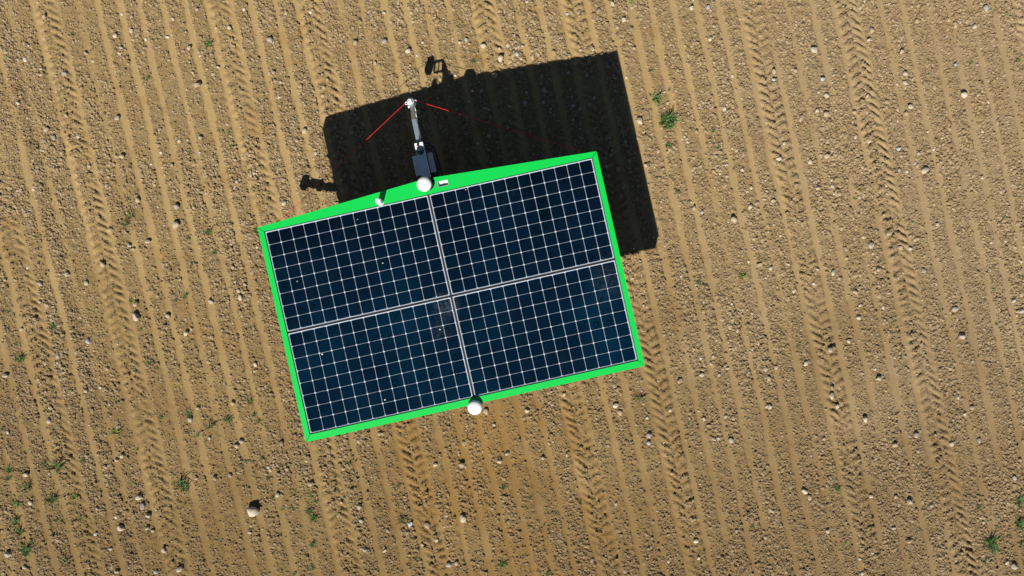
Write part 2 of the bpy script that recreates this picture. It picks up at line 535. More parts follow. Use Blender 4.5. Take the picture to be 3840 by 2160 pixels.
cellc = blotch(-.075, -.075, .05, .17, .42, cellc)
cellc = blotch(-.17, -.30, .02, .14, .2, cellc)
cellc = blotch(1.60, -.10, .05, .24, .12, cellc)
cellc = blotch(1.52, -.25, .05, .22, .10, cellc)
g.l(cellc, g.b.inputs['Base Color'])

def part(name, bm, m, parent=robot, smooth=False):
    return link_mesh(name, bm, m, parent, smooth)

W2, D2 = 1.736, 1.099          # half width, half depth of the roof
PK = 1.206                     # front peak
IX, IYR, IYF = 1.682, -1.033, 1.048   # opening inside the green frame
T = .0015                      # half a mitre gap
SK = .14
# side rails and rear rail: flat flange plus outer skirt
def rail(poly, skirt):
    bm = bmesh.new()
    prism(bm, [poly], ROOF-.006, ROOF)
    prism(bm, [skirt], ROOF-SK, ROOF-.006)
    bmesh.ops.bevel(bm, geom=[e for e in bm.edges if abs(e.verts[0].co.z-ROOF) < 1e-4 and abs(e.verts[1].co.z-ROOF) < 1e-4 and len(e.link_faces) == 2 and e.calc_face_angle(0) > 1], offset=.002, segments=1, affect='EDGES')
    return bm
for s in (-1, 1):
    poly = [(s*W2, D2-.003), (s*IX, IYF-.003), (s*IX, IYR+.003), (s*W2, -D2+.003)]
    sk_ = [(s*W2, D2-.003), (s*(W2-.005), D2-.006), (s*(W2-.005), -D2+.006), (s*W2, -D2+.003)]
    part('side_rail', rail(poly, sk_), M_GREEN)
poly = [(-W2+.003, -D2), (-IX+.003, IYR), (IX-.003, IYR), (W2-.003, -D2)]
part('rear_rail', rail(poly, [(-W2+.003, -D2), (-W2+.008, -D2+.005), (W2-.008, -D2+.005), (W2-.003, -D2)]), M_GREEN)
nc, nr = (.010, 1.166), .083
def front_y(x): return PK - abs(x)*(PK-D2)/W2
arcL = [(nc[0]+nr*math.cos(math.radians(a)), nc[1]+nr*math.sin(math.radians(a))) for a in range(-98, -206, -9)]
arcR = [(nc[0]+nr*math.cos(math.radians(a)), nc[1]+nr*math.sin(math.radians(a))) for a in range(-94, 26, 8)]
arcL = [p for p in arcL if p[0] < -T]; arcR = [p for p in arcR if p[0] > T]
pl = [(-W2+.003, D2), (-IX+.003, IYF), (-T, IYF), (-T, nc[1]-math.sqrt(nr*nr-(nc[0]+T)**2))] + arcL + [(arcL[-1][0]-.004, front_y(arcL[-1][0]-.004))]
skl = [(-W2+.003, D2), (-W2+.008, D2-.005), (arcL[-1][0]-.004, front_y(arcL[-1][0])-.005), (arcL[-1][0]-.004, front_y(arcL[-1][0]-.004))]
part('front_fascia', rail(pl, skl), M_GREEN)
pr = [(W2-.003, D2), (IX-.003, IYF), (T, IYF), (T, nc[1]-math.sqrt(nr*nr-(nc[0]-T)**2))] + arcR + [(arcR[-1][0]+.004, front_y(arcR[-1][0]+.004))]
wx, wy, wa, wb = .1675, 1.123, .054, .030
hole = [(wx-wa, wy-wb), (wx+wa, wy-wb), (wx+wa, wy+wb), (wx-wa, wy+wb)]
bm = bmesh.new()
prism(bm, [pr, hole], ROOF-.006, ROOF)
x0_ = arcR[-1][0]+.004
prism(bm, [[(W2-.003, D2), (W2-.008, D2-.005), (x0_, front_y(x0_)-.005), (x0_, front_y(x0_))]], ROOF-SK, ROOF-.006)
fas = part('front_fascia', bm, M_GREEN)
# window cut into the fascia: steel lip, white sticker and dark bracket down inside
bm = bmesh.new()
prism(bm, [[(wx-wa+.001, wy-wb+.001), (wx+wa-.001, wy-wb+.001), (wx+wa-.001, wy+wb-.001), (wx-wa+.001, wy+wb-.001)],
           [(wx-wa+.005, wy-wb+.005), (wx+wa-.005, wy-wb+.005), (wx+wa-.005, wy+wb-.005), (wx-wa+.005, wy+wb-.005)]], ROOF-.03, ROOF-.002)
part('window_lip', bm, M_ALU)
bm = bmesh.new(); box(bm, wx-wa+.005, wx+wa-.005, wy-wb+.005, wy+wb-.005, ROOF-.034, ROOF-.030)
lab = part('sticker_plate', bm, M_LABEL)
bm = bmesh.new()
prism(bm, [[(wx-.048, wy-.024), (wx+.048, wy-.024), (wx+.047, wy-.010), (wx+.004, wy-.003), (wx-.046, wy-.014)]], ROOF-.030, ROOF-.022)
part('bracket', bm, mat('grey_bracket', (.16, .17, .17), .5), lab)

# dark deck added under the panels to block light, gap rails
bm = bmesh.new(); box(bm, -IX-.01, IX+.01, IYR-.01, IYF+.01, ROOF-.07, ROOF-.055)
part('light_block_deck', bm, M_DARK)
bm = bmesh.new(); prism(bm, [[(-1.71, -1.065), (1.71, -1.065), (1.71, 1.08), (-1.71, 1.08)], [(-1.6755, -1.0265), (1.6755, -1.0265), (1.6755, 1.0415), (-1.6755, 1.0415)]], ROOF-.020, ROOF-.012)
part('leak_block_seal', bm, M_DARK)  # dark strip added to stop light leaking through the panel gap
bm = bmesh.new(); box(bm, -.0045, .003, IYR+.002, IYF-.002, ROOF-.055, ROOF-.022)
part('gap_rail', bm, M_RAIL)
PYM = .0075                    # line between front and rear panels
for sx in (-1, 1):
    bm = bmesh.new(); a, b = sorted((sx*.009, sx*(IX-.004)))
    box(bm, a, b, PYM-.004, PYM+.0035, ROOF-.055, ROOF-.022)
    part('gap_rail', bm, M_RAIL)

PW, PD, GAP = 1.6635, 1.022, .021
PX_, PY_ = .1268, .1256
ZP = ROOF - .014               # top of a panel's white backsheet
# one silicon cell with clipped corners, standing just proud of the backsheet
def cell_bm():
    bm = bmesh.new()
    a, b, c = PX_/2-.0015, PY_/2-.0015, .0105
    prism(bm, [[(-a+c, -b), (a-c, -b), (a-.003, -b+.003), (a, -b+c), (a, b-c), (a-.003, b-.003), (a-c, b), (-a+c, b), (-a+.003, b-.003), (-a, b-c), (-a, -b+c), (-a+.003, -b+.003)]], 0, .0012)
    return bm
cell0 = None
panels = []
for ix, iy, joined in ((-1, -1, False), (1, -1, False), (1, 1, False), (-1, 1, True)):
    cx, cy = ix*(PW+GAP)/2, PYM + iy*(PD+GAP)/2
    bm = bmesh.new(); box(bm, -PW/2+.004, PW/2-.004, -PD/2+.004, PD/2-.004, -.03, 0)
    p = part('solar_panel', bm, M_SHEET)
    p.location = (cx, cy, ZP)
    bm = bmesh.new()
    prism(bm, [[(-PW/2, -PD/2), (PW/2, -PD/2), (PW/2, PD/2), (-PW/2, PD/2)], [(-PW/2+.0065, -PD/2+.0065), (PW/2-.0065, -PD/2+.0065), (PW/2-.0065, PD/2-.0065), (-PW/2+.0065, PD/2-.0065)]], -.034, .003)
    part('panel_frame', bm, M_ALU, p)
    big_bm = bmesh.new() if joined else None
    for r_ in range(8):
        for c_ in range(13):
            x_, y_ = (c_-6)*PX_, (r_-3.5)*PY_
            if joined:
                t_ = cell_bm()
                for v in t_.verts: v.co += Vector((x_, y_, .0003))
                tm = bpy.data.meshes.new('tmp'); t_.to_mesh(tm); t_.free(); big_bm.from_mesh(tm); bpy.data.meshes.remove(tm)
                continue
            if cell0 is None:
                c = cell0 = part('cell', cell_bm(), M_CELL, p)
            else:
                c = cell0.copy(); col.objects.link(c); c.parent = p
            c.location = (x_, y_, .0003)
    if joined:
        o = part('cell', big_bm, M_CELL, p); o['kind'] = 'stuff'
    panels.append(p)

# noughts, crosses and strokes wiped into the dust with a finger
def in_roof(cx, cy):
    wx_, wy_ = px(950 + cx/1.294, 560 + cy/1.294, ROOF)
    dx, dy = wx_+.607, wy_+.087
    return dx*math.cos(TH)+dy*math.sin(TH), -dx*math.sin(TH)+dy*math.cos(TH)
bm = bmesh.new()
zf = ZP + .0022
def stroke(p, q, wd=.007):
    p, q = Vector((*p, zf)), Vector((*q, zf))
    n = Vector((0, 0, 1)).cross(q-p).normalized()*wd*.5
    v = [bm.verts.new(p-n), bm.verts.new(q-n), bm.verts.new(q+n), bm.verts.new(p+n)]
    bm.faces.new(v)
for k_, (cx, cy) in (('O', (1085, 262)), ('O', (1137, 262)), ('X', (1205, 237)), ('O', (1275, 238)), ('O', (1400, 250)), ('X', (1510, 155)), ('O', (1565, 150)), ('X', (1525, 228)),
                     ('O', (1582, 215)), ('O', (1545, 290)), ('O', (1600, 275)), ('O', (1412, 318)), ('X', (1340, 328)), ('X', (1420, 380)), ('X', (1365, 385)), ('O', (1630, 400)),
                     ('O', (1500, 430)), ('O', (1452, 510)), ('X', (1525, 485)), ('X', (1580, 470)), ('O', (1632, 462)), ('O', (1690, 445)), ('O', (1593, 533)), ('X', (1650, 525)),
                     ('X', (1705, 505)), ('O', (1520, 550)), ('X', (322, 895)), ('O', (378, 882)), ('O', (262, 905)), ('O', (688, 1135)), ('O', (820, 1105)), ('X', (868, 1095)), ('O', (980, 1010)),
                     ('O', (615, 1080)), ('O', (1665, 850)), ('X', (1725, 830)), ('O', (985, 1080)), ('O', (350, 745)), ('X', (292, 760)), ('X', (237, 772)), ('O', (150, 660))):
    lx, ly = in_roof(cx, cy)
    R_ = random.uniform(.022, .034); a0 = random.uniform(0, 6)
    if k_ == 'O':
        pts = [(lx+R_*math.cos(a0+t*.45)*.9, ly+R_*math.sin(a0+t*.45)) for t in range(14)]
        for p_, q_ in zip(pts, pts[1:]): stroke(p_, q_)
    else:
        stroke((lx-R_*.8, ly-R_*.8), (lx+R_*.7, ly+R_*.8)); stroke((lx-R_*.7, ly+R_*.8), (lx+R_*.8, ly-R_*.7))
for i in range(16):
    lx, ly = random.uniform(.15, 1.5), random.uniform(-.75, -.2)
    if i > 9: lx, ly = random.uniform(-1.2, -.5), random.uniform(-.4, -.1)
    stroke((lx, ly), (lx+.10+random.random()*.12, ly+.12+random.random()*.10), .005)
fm = part('finger_marks', bm, mat('wiped_glass', (.0008, .0030, .0060), .12, spec=.15))
fm['kind'] = 'stuff'
bm = bmesh.new()
for cx, cy in ((627, 552), (333, 994), (638, 1216), (905, 874), (1030, 195), (212, 640), (505, 340)):
    lx, ly = in_roof(cx, cy)
    lathe(bm, [(0, .0), (random.uniform(.004, .009), 0), (.003, .003), (0, .004)], (lx, ly, zf), 9)
part('dropping_specks', bm, mat('dried_dropping', (.62, .60, .50), .8))['kind'] = 'stuff'

# satellite domes
def dome(x, y):
    bm = bmesh.new()
    lathe(bm, [(0, 0), (.066, 0), (.073, .006), (.074, .018), (.071, .032), (.060, .044), (.040, .052), (.018, .0555), (0, .056)], (0, 0, 0), 48)
    o = part('antenna_dome', bm, M_WHITE, smooth=True)
    o.location = (x, y, ROOF+.018)
    bm = bmesh.new(); cyl(bm, (0, 0, -.10), (0, 0, 0), .018, n=16)
    part('antenna_stud', bm, M_BLACK, o)
    bm = bmesh.new()
    pts = [(.014*math.cos(t), .014*math.sin(t), .0550) for t in [math.radians(a) for a in range(-120, 151, 18)]]
    tube(bm, pts, .0024, 6)
    tube(bm, [(-.010, .018, .0545), (-.004, .010, .0555), (.004, .012, .0555)], .0024, 6)
    part('emblem', bm, M_TEAL, o)
    return o
dome(-.013, 1.151)
dome(-.011, -1.128).location.z = ROOF+.004
bm = bmesh.new(); box(bm, -.035, .013, -1.155, -1.105, ROOF-.075, ROOF-.069)
part('antenna_bracket', bm, M_BLACK)
bm = bmesh.new(); box(bm, -.085, .075, 1.05, 1.215, ROOF-.024, ROOF-.016)
part('antenna_bracket', bm, M_BLACK)  # plate widened to block light leaking round the front dome

# white rod beacon on the fascia
bm = bmesh.new()
lathe(bm, [(0, 0), (.034, 0), (.034, .008), (.029, .012), (.029, .135), (.026, .150), (.016, .158), (0, .160)], (0, 0, 0), 28)
o = part('rod_antenna', bm, M_WHITE, smooth=True); o.location = (-.481, 1.075, ROOF)

# ---- steel arm at the front
bm = bmesh.new()
xc = -.012
hexa(bm, [(xc-.050, .5, .84), (xc+.050, .5, .84), (xc+.045, 1.66, .80), (xc-.045, 1.66, .80), (xc-.050, .5, .95), (xc+.050, .5, .95), (xc+.045, 1.66, .875), (xc-.045, 1.66, .875)])
bmesh.ops.bevel(bm, geom=bm.edges[:], offset=.004, segments=2, affect='EDGES')
beam = part('front_beam', bm, M_GALV)
bm = bmesh.new(); lathe(bm, [(.040, 0), (.040, .012), (.034, .022), (.020, .026), (0, .027)], (xc, 1.565, .880), 28)
part('pivot_cap', bm, mat('dark_steel', (.10, .13, .16), .3, metal=.8), beam, True)
bm = bmesh.new(); hexa(bm, [(xc-.030, 1.60, .881), (xc-.008, 1.595, .881), (xc+.012, 1.685, .876), (xc-.006, 1.69, .876), (xc-.030, 1.60, .893), (xc-.008, 1.595, .893), (xc+.012, 1.685, .888), (xc-.006, 1.69, .888)])
part('latch_lever', bm, M_BLACK, beam)
bm = bmesh.new(); cyl(bm, (xc-.020, 1.615, .893), (xc-.020, 1.615, .899), .006, n=10)
part('lever_bolt', bm, M_GALV, beam)
# bent bumper arm: top strip plus one web plate with holes
bm = bmesh.new()
P0, P1, P2 = (1.62, .845), (1.925, .800), (2.155, .565)
def strip(bm, a, b, x0, x1, t):
    hexa(bm, [(x0, a[0], a[1]-t), (x1, a[0], a[1]-t), (x1, b[0], b[1]-t), (x0, b[0], b[1]-t), (x0, a[0], a[1]), (x1, a[0], a[1]), (x1, b[0], b[1]), (x0, b[0], b[1])])
strip(bm, P0, P1, xc-.022, xc+.020, .005); strip(bm, (P1[0]+.001, P1[1]), P2, xc-.022, xc+.020, .005)
M_STEEL = mat('bright_steel', (.50, .58, .66), .34, metal=.6)
arm = part('bumper_arm', bm, M_STEEL)
bm = bmesh.new()
web = [(1.64, .838), (1.925, .795), (2.150, .565), (2.085, .500), (1.885, .680), (1.80, .64), (1.64, .60)]
def lerp(a, b, t): return (a[0]+(b[0]-a[0])*t, a[1]+(b[1]-a[1])*t)
def cell_hole(A, B, C, D, u0, u1, v0=.2, v1=.8):
    q = lambda u, v: lerp(lerp(A, B, u), lerp(D, C, u), v)
    return [q(u0, v0), q(u1, v0), q(u1, v1), q(u0, v1)]
holes = [cell_hole(web[1], web[2], web[3], web[4], .16, .46), cell_hole(web[1], web[2], web[3], web[4], .56, .86),
         [(1.84, .775), (1.89, .755), (1.865, .71), (1.815, .70)]]
prism(bm, [web] + holes, xc+.0205, xc+.0245, lambda u, v, q: (q, u, v))
part('web_plate', bm, M_GALV, arm)
bm = bmesh.new(); hexa(bm, [(xc-.030, 1.62, .62), (xc+.030, 1.62, .62), (xc+.026, 1.74, .66), (xc-.026, 1.74, .66), (xc-.030, 1.62, .795), (xc+.030, 1.62, .795), (xc+.020, 1.80, .795), (xc-.020, 1.80, .795)])
part('knuckle', bm, M_DARK, arm)
# rope head at the tip
bm = bmesh.new()
lathe(bm, [(0, -.11), (.040, -.105), (.046, -.090), (.046, -.040), (.042, -.030), (.042, .020), (.036, .034), (.022, .040), (0, .041)], (0, 0, 0), 26)
head = part('rope_head', bm, mat('cast_alloy', (.62, .61, .60), .5, metal=.35), smooth=True); head.location = (xc-.008, 2.175, .545)
bm = bmesh.new(); hexa(bm, [(-.020, -.025, .036), (.020, -.025, .036), (.010, .022, .036), (-.010, .022, .036), (-.018, -.022, .052), (.018, -.022, .052), (.008, .020, .052), (-.008, .020, .052)])
part('head_cap', bm, M_LABEL, head)
bm = bmesh.new(); cyl(bm, (0, .030, -.01), (0, .068, -.015), .024, .018, n=14)
part('end_stop', bm, M_BLACK, head)
for s in (-1, 1):
    bm = bmesh.new(); tube(bm, [(s*(.050+.013*math.cos(t)), -.004+.013*math.sin(t), .005) for t in [2*math.pi*k/12 for k in range(13)]], .0045, 6)
    part('eye_bolt', bm, M_GALV, head)
    bm = bmesh.new(); cyl(bm, (s*.030, -.040, .020), (s*.034, -.062, .010), .010, .007, n=10)
    part('clamp_screw', bm, M_LABEL, head)
# fork crown over the front wheel
for s in (-1, 1):
    bm = bmesh.new()
    x0, x1 = sorted((xc+s*.052, xc+s*.112))
    hexa(bm, [(x0, 1.34, .740), (x1, 1.34, .740), (x1, 1.555, .735), (x0, 1.555, .735), (x0, 1.34, .746), (x1, 1.34, .746), (x1, 1.555, .741), (x0, 1.555, .741)])
    fk = part('fork_plate', bm, M_GALV)
    bm = bmesh.new()
    prism(bm, [[(1.34, .742), (1.555, .737), (1.50, .52), (1.47, .30), (1.42, .30), (1.38, .52)]], xc+s*.1125, xc+s*.1185, lambda u, v, q: (q, u, v))
    part('fork_leg', bm, M_DARK, fk)
bm = bmesh.new(); box(bm, xc-.052, xc+.052, 1.36, 1.54, .735, .747); cyl(bm, (xc, 1.45, .745), (xc, 1.45, .82), .04)
part('fork_crown', bm, M_DARK)
# hoses along the beam
bm = bmesh.new(); tube(bm, [(xc+.06, 1.66, .78), (xc+.10, 1.64, .80), (xc+.145, 1.58, .80), (xc+.155, 1.45, .78), (xc+.165, 1.30, .80), (xc+.18, 1.15, .85), (xc+.15, .95, .92)], .011, 8)
part('hose', bm, M_BLACK, smooth=True)

def wheel(x, y, r, wd, lugs):
    bm = bmesh.new()
    h = wd/2
    lathe(bm, [(r*.62, -h*.8), (r*.80, -h), (r*.95, -h*.9), (r*.97, -h*.4), (r*.97, h*.4), (r*.95, h*.9), (r*.80, h), (r*.62, h*.8), (r*.62, -h*.8)], (0, 0, 0), 44, 'X')
    for k in range(lugs):
        for s in (-1, 1):
            t = 2*math.pi*(k + (.5 if s > 0 else 0))/lugs
            def at(dx, dt, rr): return (dx, rr*math.cos(t+dt), rr*math.sin(t+dt))
            hexa(bm, [at(s*.004, .0, r*.955), at(s*h*.95, .20, r*.93), at(s*h*.95, .28, r*.93), at(s*.004, .075, r*.955),
                      at(s*.004, .0, r), at(s*h*.95, .20, r*.985), at(s*h*.95, .28, r*.985), at(s*.004, .075, r)])
    t_ = part('wheel', bm, M_RUBBER); t_.location = (x, y, r-.012)
    bm = bmesh.new(); lathe(bm, [(0, -h*.3), (r*.15, -h*.5), (r*.2, -h*.25), (r*.5, -h*.2), (r*.63, -h*.75), (r*.63, h*.75), (r*.5, h*.2), (r*.2, h*.25), (r*.15, h*.5), (0, h*.3)], (0, 0, 0), 32, 'X')
    part('rim', bm, M_LABEL, t_, True)
wheel(-.93, -.35, .40, .20, 22)
wheel(.93, -.35, .40, .20, 22)
wheel(xc, 1.445, .29, .16, 18)
# chassis below the roof
bm = bmesh.new(); box(bm, -.80, .80, -.41, -.29, .34, .46)
part('axle_beam', bm, M_DARK)
bm = bmesh.new(); box(bm, -.36, .36, -.62, .48, .62, 1.06); bmesh.ops.bevel(bm, geom=bm.edges[:], offset=.02, segments=2, affect='EDGES')
part('battery_case', bm, M_GREEN)
for sx in (-1, 1):
    for yy in (-.85, .75):
        bm = bmesh.new(); box(bm, sx*.62-.03, sx*.62+.03, yy-.03, yy+.03, .46, ROOF-.07)
        part('roof_post', bm, M_DARK)
    bm = bmesh.new(); box(bm, sx*.62-.035, sx*.62+.035, -.95, .95, .40, .46)
    part('chassis_rail', bm, M_DARK)
bm = bmesh.new(); box(bm, -1.35, 1.35, .30, .38, .46, .54)
part('tool_bar', bm, M_DARK)
for k in range(6):
    xk = (k-2.5)*.45
    bm = bmesh.new(); hexa(bm, [(xk-.03, .20, .10), (xk+.03, .20, .10), (xk+.03, .24, .10), (xk-.03, .24, .10), (xk-.05, .22, .50), (xk+.05, .22, .50), (xk+.05, .30, .50), (xk-.05, .30, .50)])
    u = part('seed_unit', bm, M_GALV)
    bm = bmesh.new(); lathe(bm, [(0, -.025), (.15, -.012), (.155, 0), (.15, .012), (0, .025)], (xk, .12, .145), 26, 'X')
    part('press_wheel', bm, M_RUBBER, u)

# side arms that carry the red safety rope, and the rope
for s in (-1, 1):
    bm = bmesh.new()
    tube(bm, [(s*.66, .72, .50), (s*1.1, .93, .505), (s*1.45, 1.06, .505), (s*1.722, 1.180, .50)], .036, 12)
    sa = part('rope_arm', bm, M_BLACK, smooth=True)
    for tt in (.35, .62, .85):
        bm = bmesh.new(); p_ = Vector((s*.66, .72, .50)).lerp(Vector((s*1.722, 1.18, .50)), tt)
        cyl(bm, p_+Vector((0, 0, -.042)), p_+Vector((0, 0, .042)), .040, n=12)
        part('arm_clamp', bm, M_BLACK, sa)
    bm = bmesh.new(); lathe(bm, [(0, -.06), (.044, -.055), (.050, -.04), (.050, .03), (.040, .05), (0, .052)], (s*1.722, 1.185, .50), 18)
    part('rope_guide', bm, M_BLACK, sa, True)
    bm = bmesh.new()
    a_, b_ = Vector((xc-.008+s*.062, 2.172, .556)), Vector((s*1.728, 1.215, .54))
    pts = [a_.lerp(b_, t/14) - Vector((0, 0, .008*4*(t/14)*(1-t/14))) for t in range(15)]
    pts += [Vector((s*1.730, 1.1, .53)), Vector((s*1.715, 0, .47)), Vector((s*1.70, -1.0, .50)), Vector((s*1.62, -1.065, .50)), Vector((0, -1.06, .48))]
    tube(bm, pts, .0027, 6)
    part('safety_rope', bm, M_RED, smooth=True)
bm = bmesh.new(); box(bm, 1.18, 1.29, front_y(1.24)-.008, front_y(1.24)+.012, ROOF-.16, ROOF-.145)
part('edge_tab', bm, M_GALV)

# ---------------------------------------------------------------- loose stones and weeds on the field
def crop(X0, Y0, sc, txt):
    out = []
    for it in txt.split():
        a = it.split(',')
        out.append((X0+float(a[0])/sc, Y0+float(a[1])/sc, float(a[2])/sc, a[3] if len(a) > 3 else 'g'))
    return out

# (x, y, width, tone): w pale, t tan, g grey, d brown (mostly shaded holes built as stones), b bluish
STONES = crop(0, 0, 1.3417, """45,18,12,d 18,85,10,d 220,80,22,t 577,178,28,w 657,152,24,w 868,93,22,w 900,72,18,g 778,72,18,t 990,45,22,g 428,265,20,t 605,238,20,g 950,238,26,w
 1062,270,22,d 1152,138,24,w 980,225,16,t 885,208,14,d 188,368,18,g 322,370,24,g 740,305,18,w 88,518,24,w 992,428,36,t 328,578,22,t 232,652,28,t 265,690,26,g 390,685,22,w 52,748,18,w 330,735,16,t
 588,592,28,g 775,605,18,w 802,650,20,t 1007,692,26,t 1045,620,16,t 983,600,16,w 1000,497,14,w 612,785,32,t 580,785,20,t 910,757,18,t 928,768,16,t 862,830,22,t 1150,757,18,w 1190,912,20,w 1260,880,20,t
 690,1005,26,t 888,1040,30,g 975,1045,20,t 885,1130,38,w 550,1155,28,t 742,1215,26,w 715,1180,16,t 72,1035,22,t 533,930,20,t 515,1330,28,t 333,1380,26,g 198,1428,26,g 432,1425,28,t 648,1235,20,b
 668,1252,20,t 1066,1318,18,d 1183,1105,16,w 1225,995,20,d 1230,1430,20,g 1213,690,18,g 1200,1065,16,t 1130,1368,16,t 1170,1345,20,t""")
STONES += crop(0, 1080, 1.3417, """195,68,20,t 175,155,22,d 103,208,20,g 288,345,24,g 440,268,28,b 683,82,30,t 685,145,44,w 842,140,26,g 873,150,18,w 828,192,22,d 937,228,28,w 1060,68,26,g 1200,15,24,w
 1210,48,28,w 540,408,22,t 640,427,16,t 595,205,16,g 22,442,28,w 33,480,14,w 535,523,14,w 428,518,24,w 460,618,22,t 738,598,16,w 245,670,28,g 38,727,22,w 592,700,22,w 1168,580,24,t 995,605,22,t
 955,665,26,g 960,508,16,t 1283,385,24,w 1280,418,20,t 1212,772,28,g 1190,797,24,w 1168,760,14,t 1052,755,20,g 1026,818,16,w 613,845,24,w 583,868,22,t 693,840,16,t 130,940,28,w 1082,958,28,t 985,960,20,t
 985,905,16,t 1155,945,22,g 697,1055,38,w 152,1080,28,w 715,1100,30,g 742,1145,28,g 580,1155,20,w 605,1210,36,w 740,1210,26,g 765,1225,20,t 487,1112,20,g 478,1240,20,b 1272,1122,64,w 1255,1232,22,w
 1022,1222,16,w 825,1320,28,w 905,1412,36,g 40,1340,36,g 553,1315,24,g 785,1430,28,g 585,1430,24,g 295,1275,14,w 122,1405,24,g 1000,1345,18,w""")
STONES += crop(960, 1400, 1.906, """125,437,30,d 178,500,38,d 100,695,26,w 160,718,34,d 220,685,30,t 150,870,42,w 392,790,40,g 622,685,28,w 738,955,40,g 775,1262,36,g 748,1055,36,g 730,488,28,w 880,435,30,t
 943,1130,30,t 918,1270,28,w 840,1030,24,t 940,635,22,t 1100,1080,40,b 1225,1090,50,t 1197,940,26,w 1280,655,34,w 1468,655,46,t 1478,1038,58,w 1740,628,42,w 1795,578,36,g 1700,370,30,w 1702,410,24,w
 1645,275,46,t 1345,490,26,t 1290,1195,30,w 1188,1228,30,w 1375,1372,40,g 1430,1360,34,g 305,1385,24,g 1712,860,24,t""")
STONES += crop(1920, 1300, 1.6844, """330,303,28,w 655,372,42,w 612,397,22,w 97,405,32,w 683,420,36,t 685,262,22,w 1200,178,36,w 1060,215,38,t 1072,303,20,d 1310,178,26,g 1000,402,24,w 1605,145,30,w
 1610,378,24,w 867,560,36,g 865,610,30,b 1092,598,20,w 960,605,26,t 1278,585,28,w 1305,580,26,g 1385,590,36,g 197,705,26,g 680,828,22,t 655,522,20,t 1540,670,24,d 468,907,20,w 172,1027,22,w 208,1012,22,w
 658,995,24,t 1170,910,22,w 1160,1228,36,w 1010,800,24,t 990,1358,24,w 1180,1338,26,w 1420,1165,30,g 1495,1278,22,w 1600,847,20,w 1215,455,30,g 1350,415,22,w 855,450,24,w""")
STONES += crop(2880, 1080, 1.3417, """133,12,24,w 465,87,22,w 458,150,26,w 122,147,18,w 173,175,18,w 440,22,30,t 258,103,18,t 1240,65,28,w 1278,115,28,g 942,105,32,g 978,242,36,g 1012,327,18,w 937,285,18,w 310,308,30,g
 192,380,26,w 43,400,22,t 408,268,24,w 320,543,32,w 10,598,26,w 5,455,26,t 98,570,18,t 323,500,24,d 348,595,22,w 488,660,32,w 347,713,18,w 558,455,30,t 745,742,30,g 958,553,24,w 993,635,20,w 1028,602,22,g
 1065,768,24,g 928,785,24,w 1118,378,20,d 185,1025,34,w 210,1055,28,t 18,1120,28,w 523,1050,22,w 648,1052,20,t 712,1075,32,g 825,1095,24,g 303,1225,22,w 710,1275,24,t 635,1210,22,g 1203,1382,26,w
 1242,955,26,g 1030,950,22,d 1240,1400,36,g 478,1440,20,w 283,760,20,t 640,790,28,t 1090,1180,20,g""")
STONES += crop(2500, 0, 1.3418, """125,38,24,w 210,33,24,b 240,130,22,t 220,195,24,w 742,250,38,w 1260,105,26,t 1032,152,28,t 1018,200,24,w 1610,40,34,g 1552,130,26,w 1183,258,26,t 378,268,20,t 1455,323,20,b 785,397,28,b
 540,400,24,b 540,360,24,t 648,355,22,t 843,375,20,t 805,480,30,w 1202,370,28,w 1202,415,28,w 1498,475,34,w 1228,535,32,w 1208,570,26,t 292,547,26,w 805,572,30,t 757,557,24,w 677,593,34,t 948,562,22,t
 565,797,30,w 722,813,24,w 808,783,30,t 985,742,18,w 1170,748,24,b 1270,772,20,g 1172,857,22,g 1297,855,42,w 382,855,22,w 835,937,26,w 830,905,20,w 762,948,28,t 870,975,26,t 537,1010,26,t 420,1040,30,w
 340,1103,36,w 178,1068,22,b 248,1052,18,w 140,1045,24,t 425,943,20,w 1590,892,20,w 1030,1235,34,g 905,1253,22,t 957,1255,18,d 1297,1363,28,g 838,1373,30,w 1065,1355,24,t 1180,1245,26,t 1230,1250,22,w
 792,1250,18,t 468,1330,26,t 525,1350,22,w 908,1300,20,t 1457,1060,18,w 1365,1128,20,w 1632,993,18,w 335,437,18,w""")
STONES += crop(900, 0, 1.61, """180,238,38,g 635,178,16,w 868,72,22,w 697,258,32,t 868,248,34,g 1102,253,24,w 1015,305,38,w 815,377,24,t 202,435,26,t 362,518,26,t 75,548,20,g 515,528,18,b 530,435,20,t 385,790,32,w
 405,605,20,w 1365,238,24,b 1327,253,26,t 1472,275,38,w 1385,262,22,t 1573,352,44,w 1672,325,30,b 1750,73,18,w 1707,275,22,t 1685,255,18,t 2163,62,34,d 2045,72,28,t 2250,20,28,w 2318,118,34,w 1977,80,24,b
 2365,173,28,d 2280,160,24,t 2275,228,18,w 2380,290,24,t 2058,300,26,t 2415,730,46,w 1535,455,40,t 1455,550,26,g 1838,545,36,g 1478,655,28,t 1720,620,30,g 1830,618,26,g 1075,672,26,t 2055,655,26,g
 2025,385,24,t 1985,440,22,g 2270,550,24,g 2223,400,22,t""")
STONES += crop(1500, 180, 1.858, """588,422,30,t 1265,625,26,t 620,612,30,g 480,375,26,t 565,300,30,g 555,430,20,t 540,665,26,w 1185,130,22,t 1712,815,30,t""")
STONES += crop(1060, 180, 2.131, """735,115,30,w 140,300,36,t 170,662,46,w 112,738,32,t 37,770,28,t 8,1240,44,w 650,385,26,t 285,1015,24,t""")

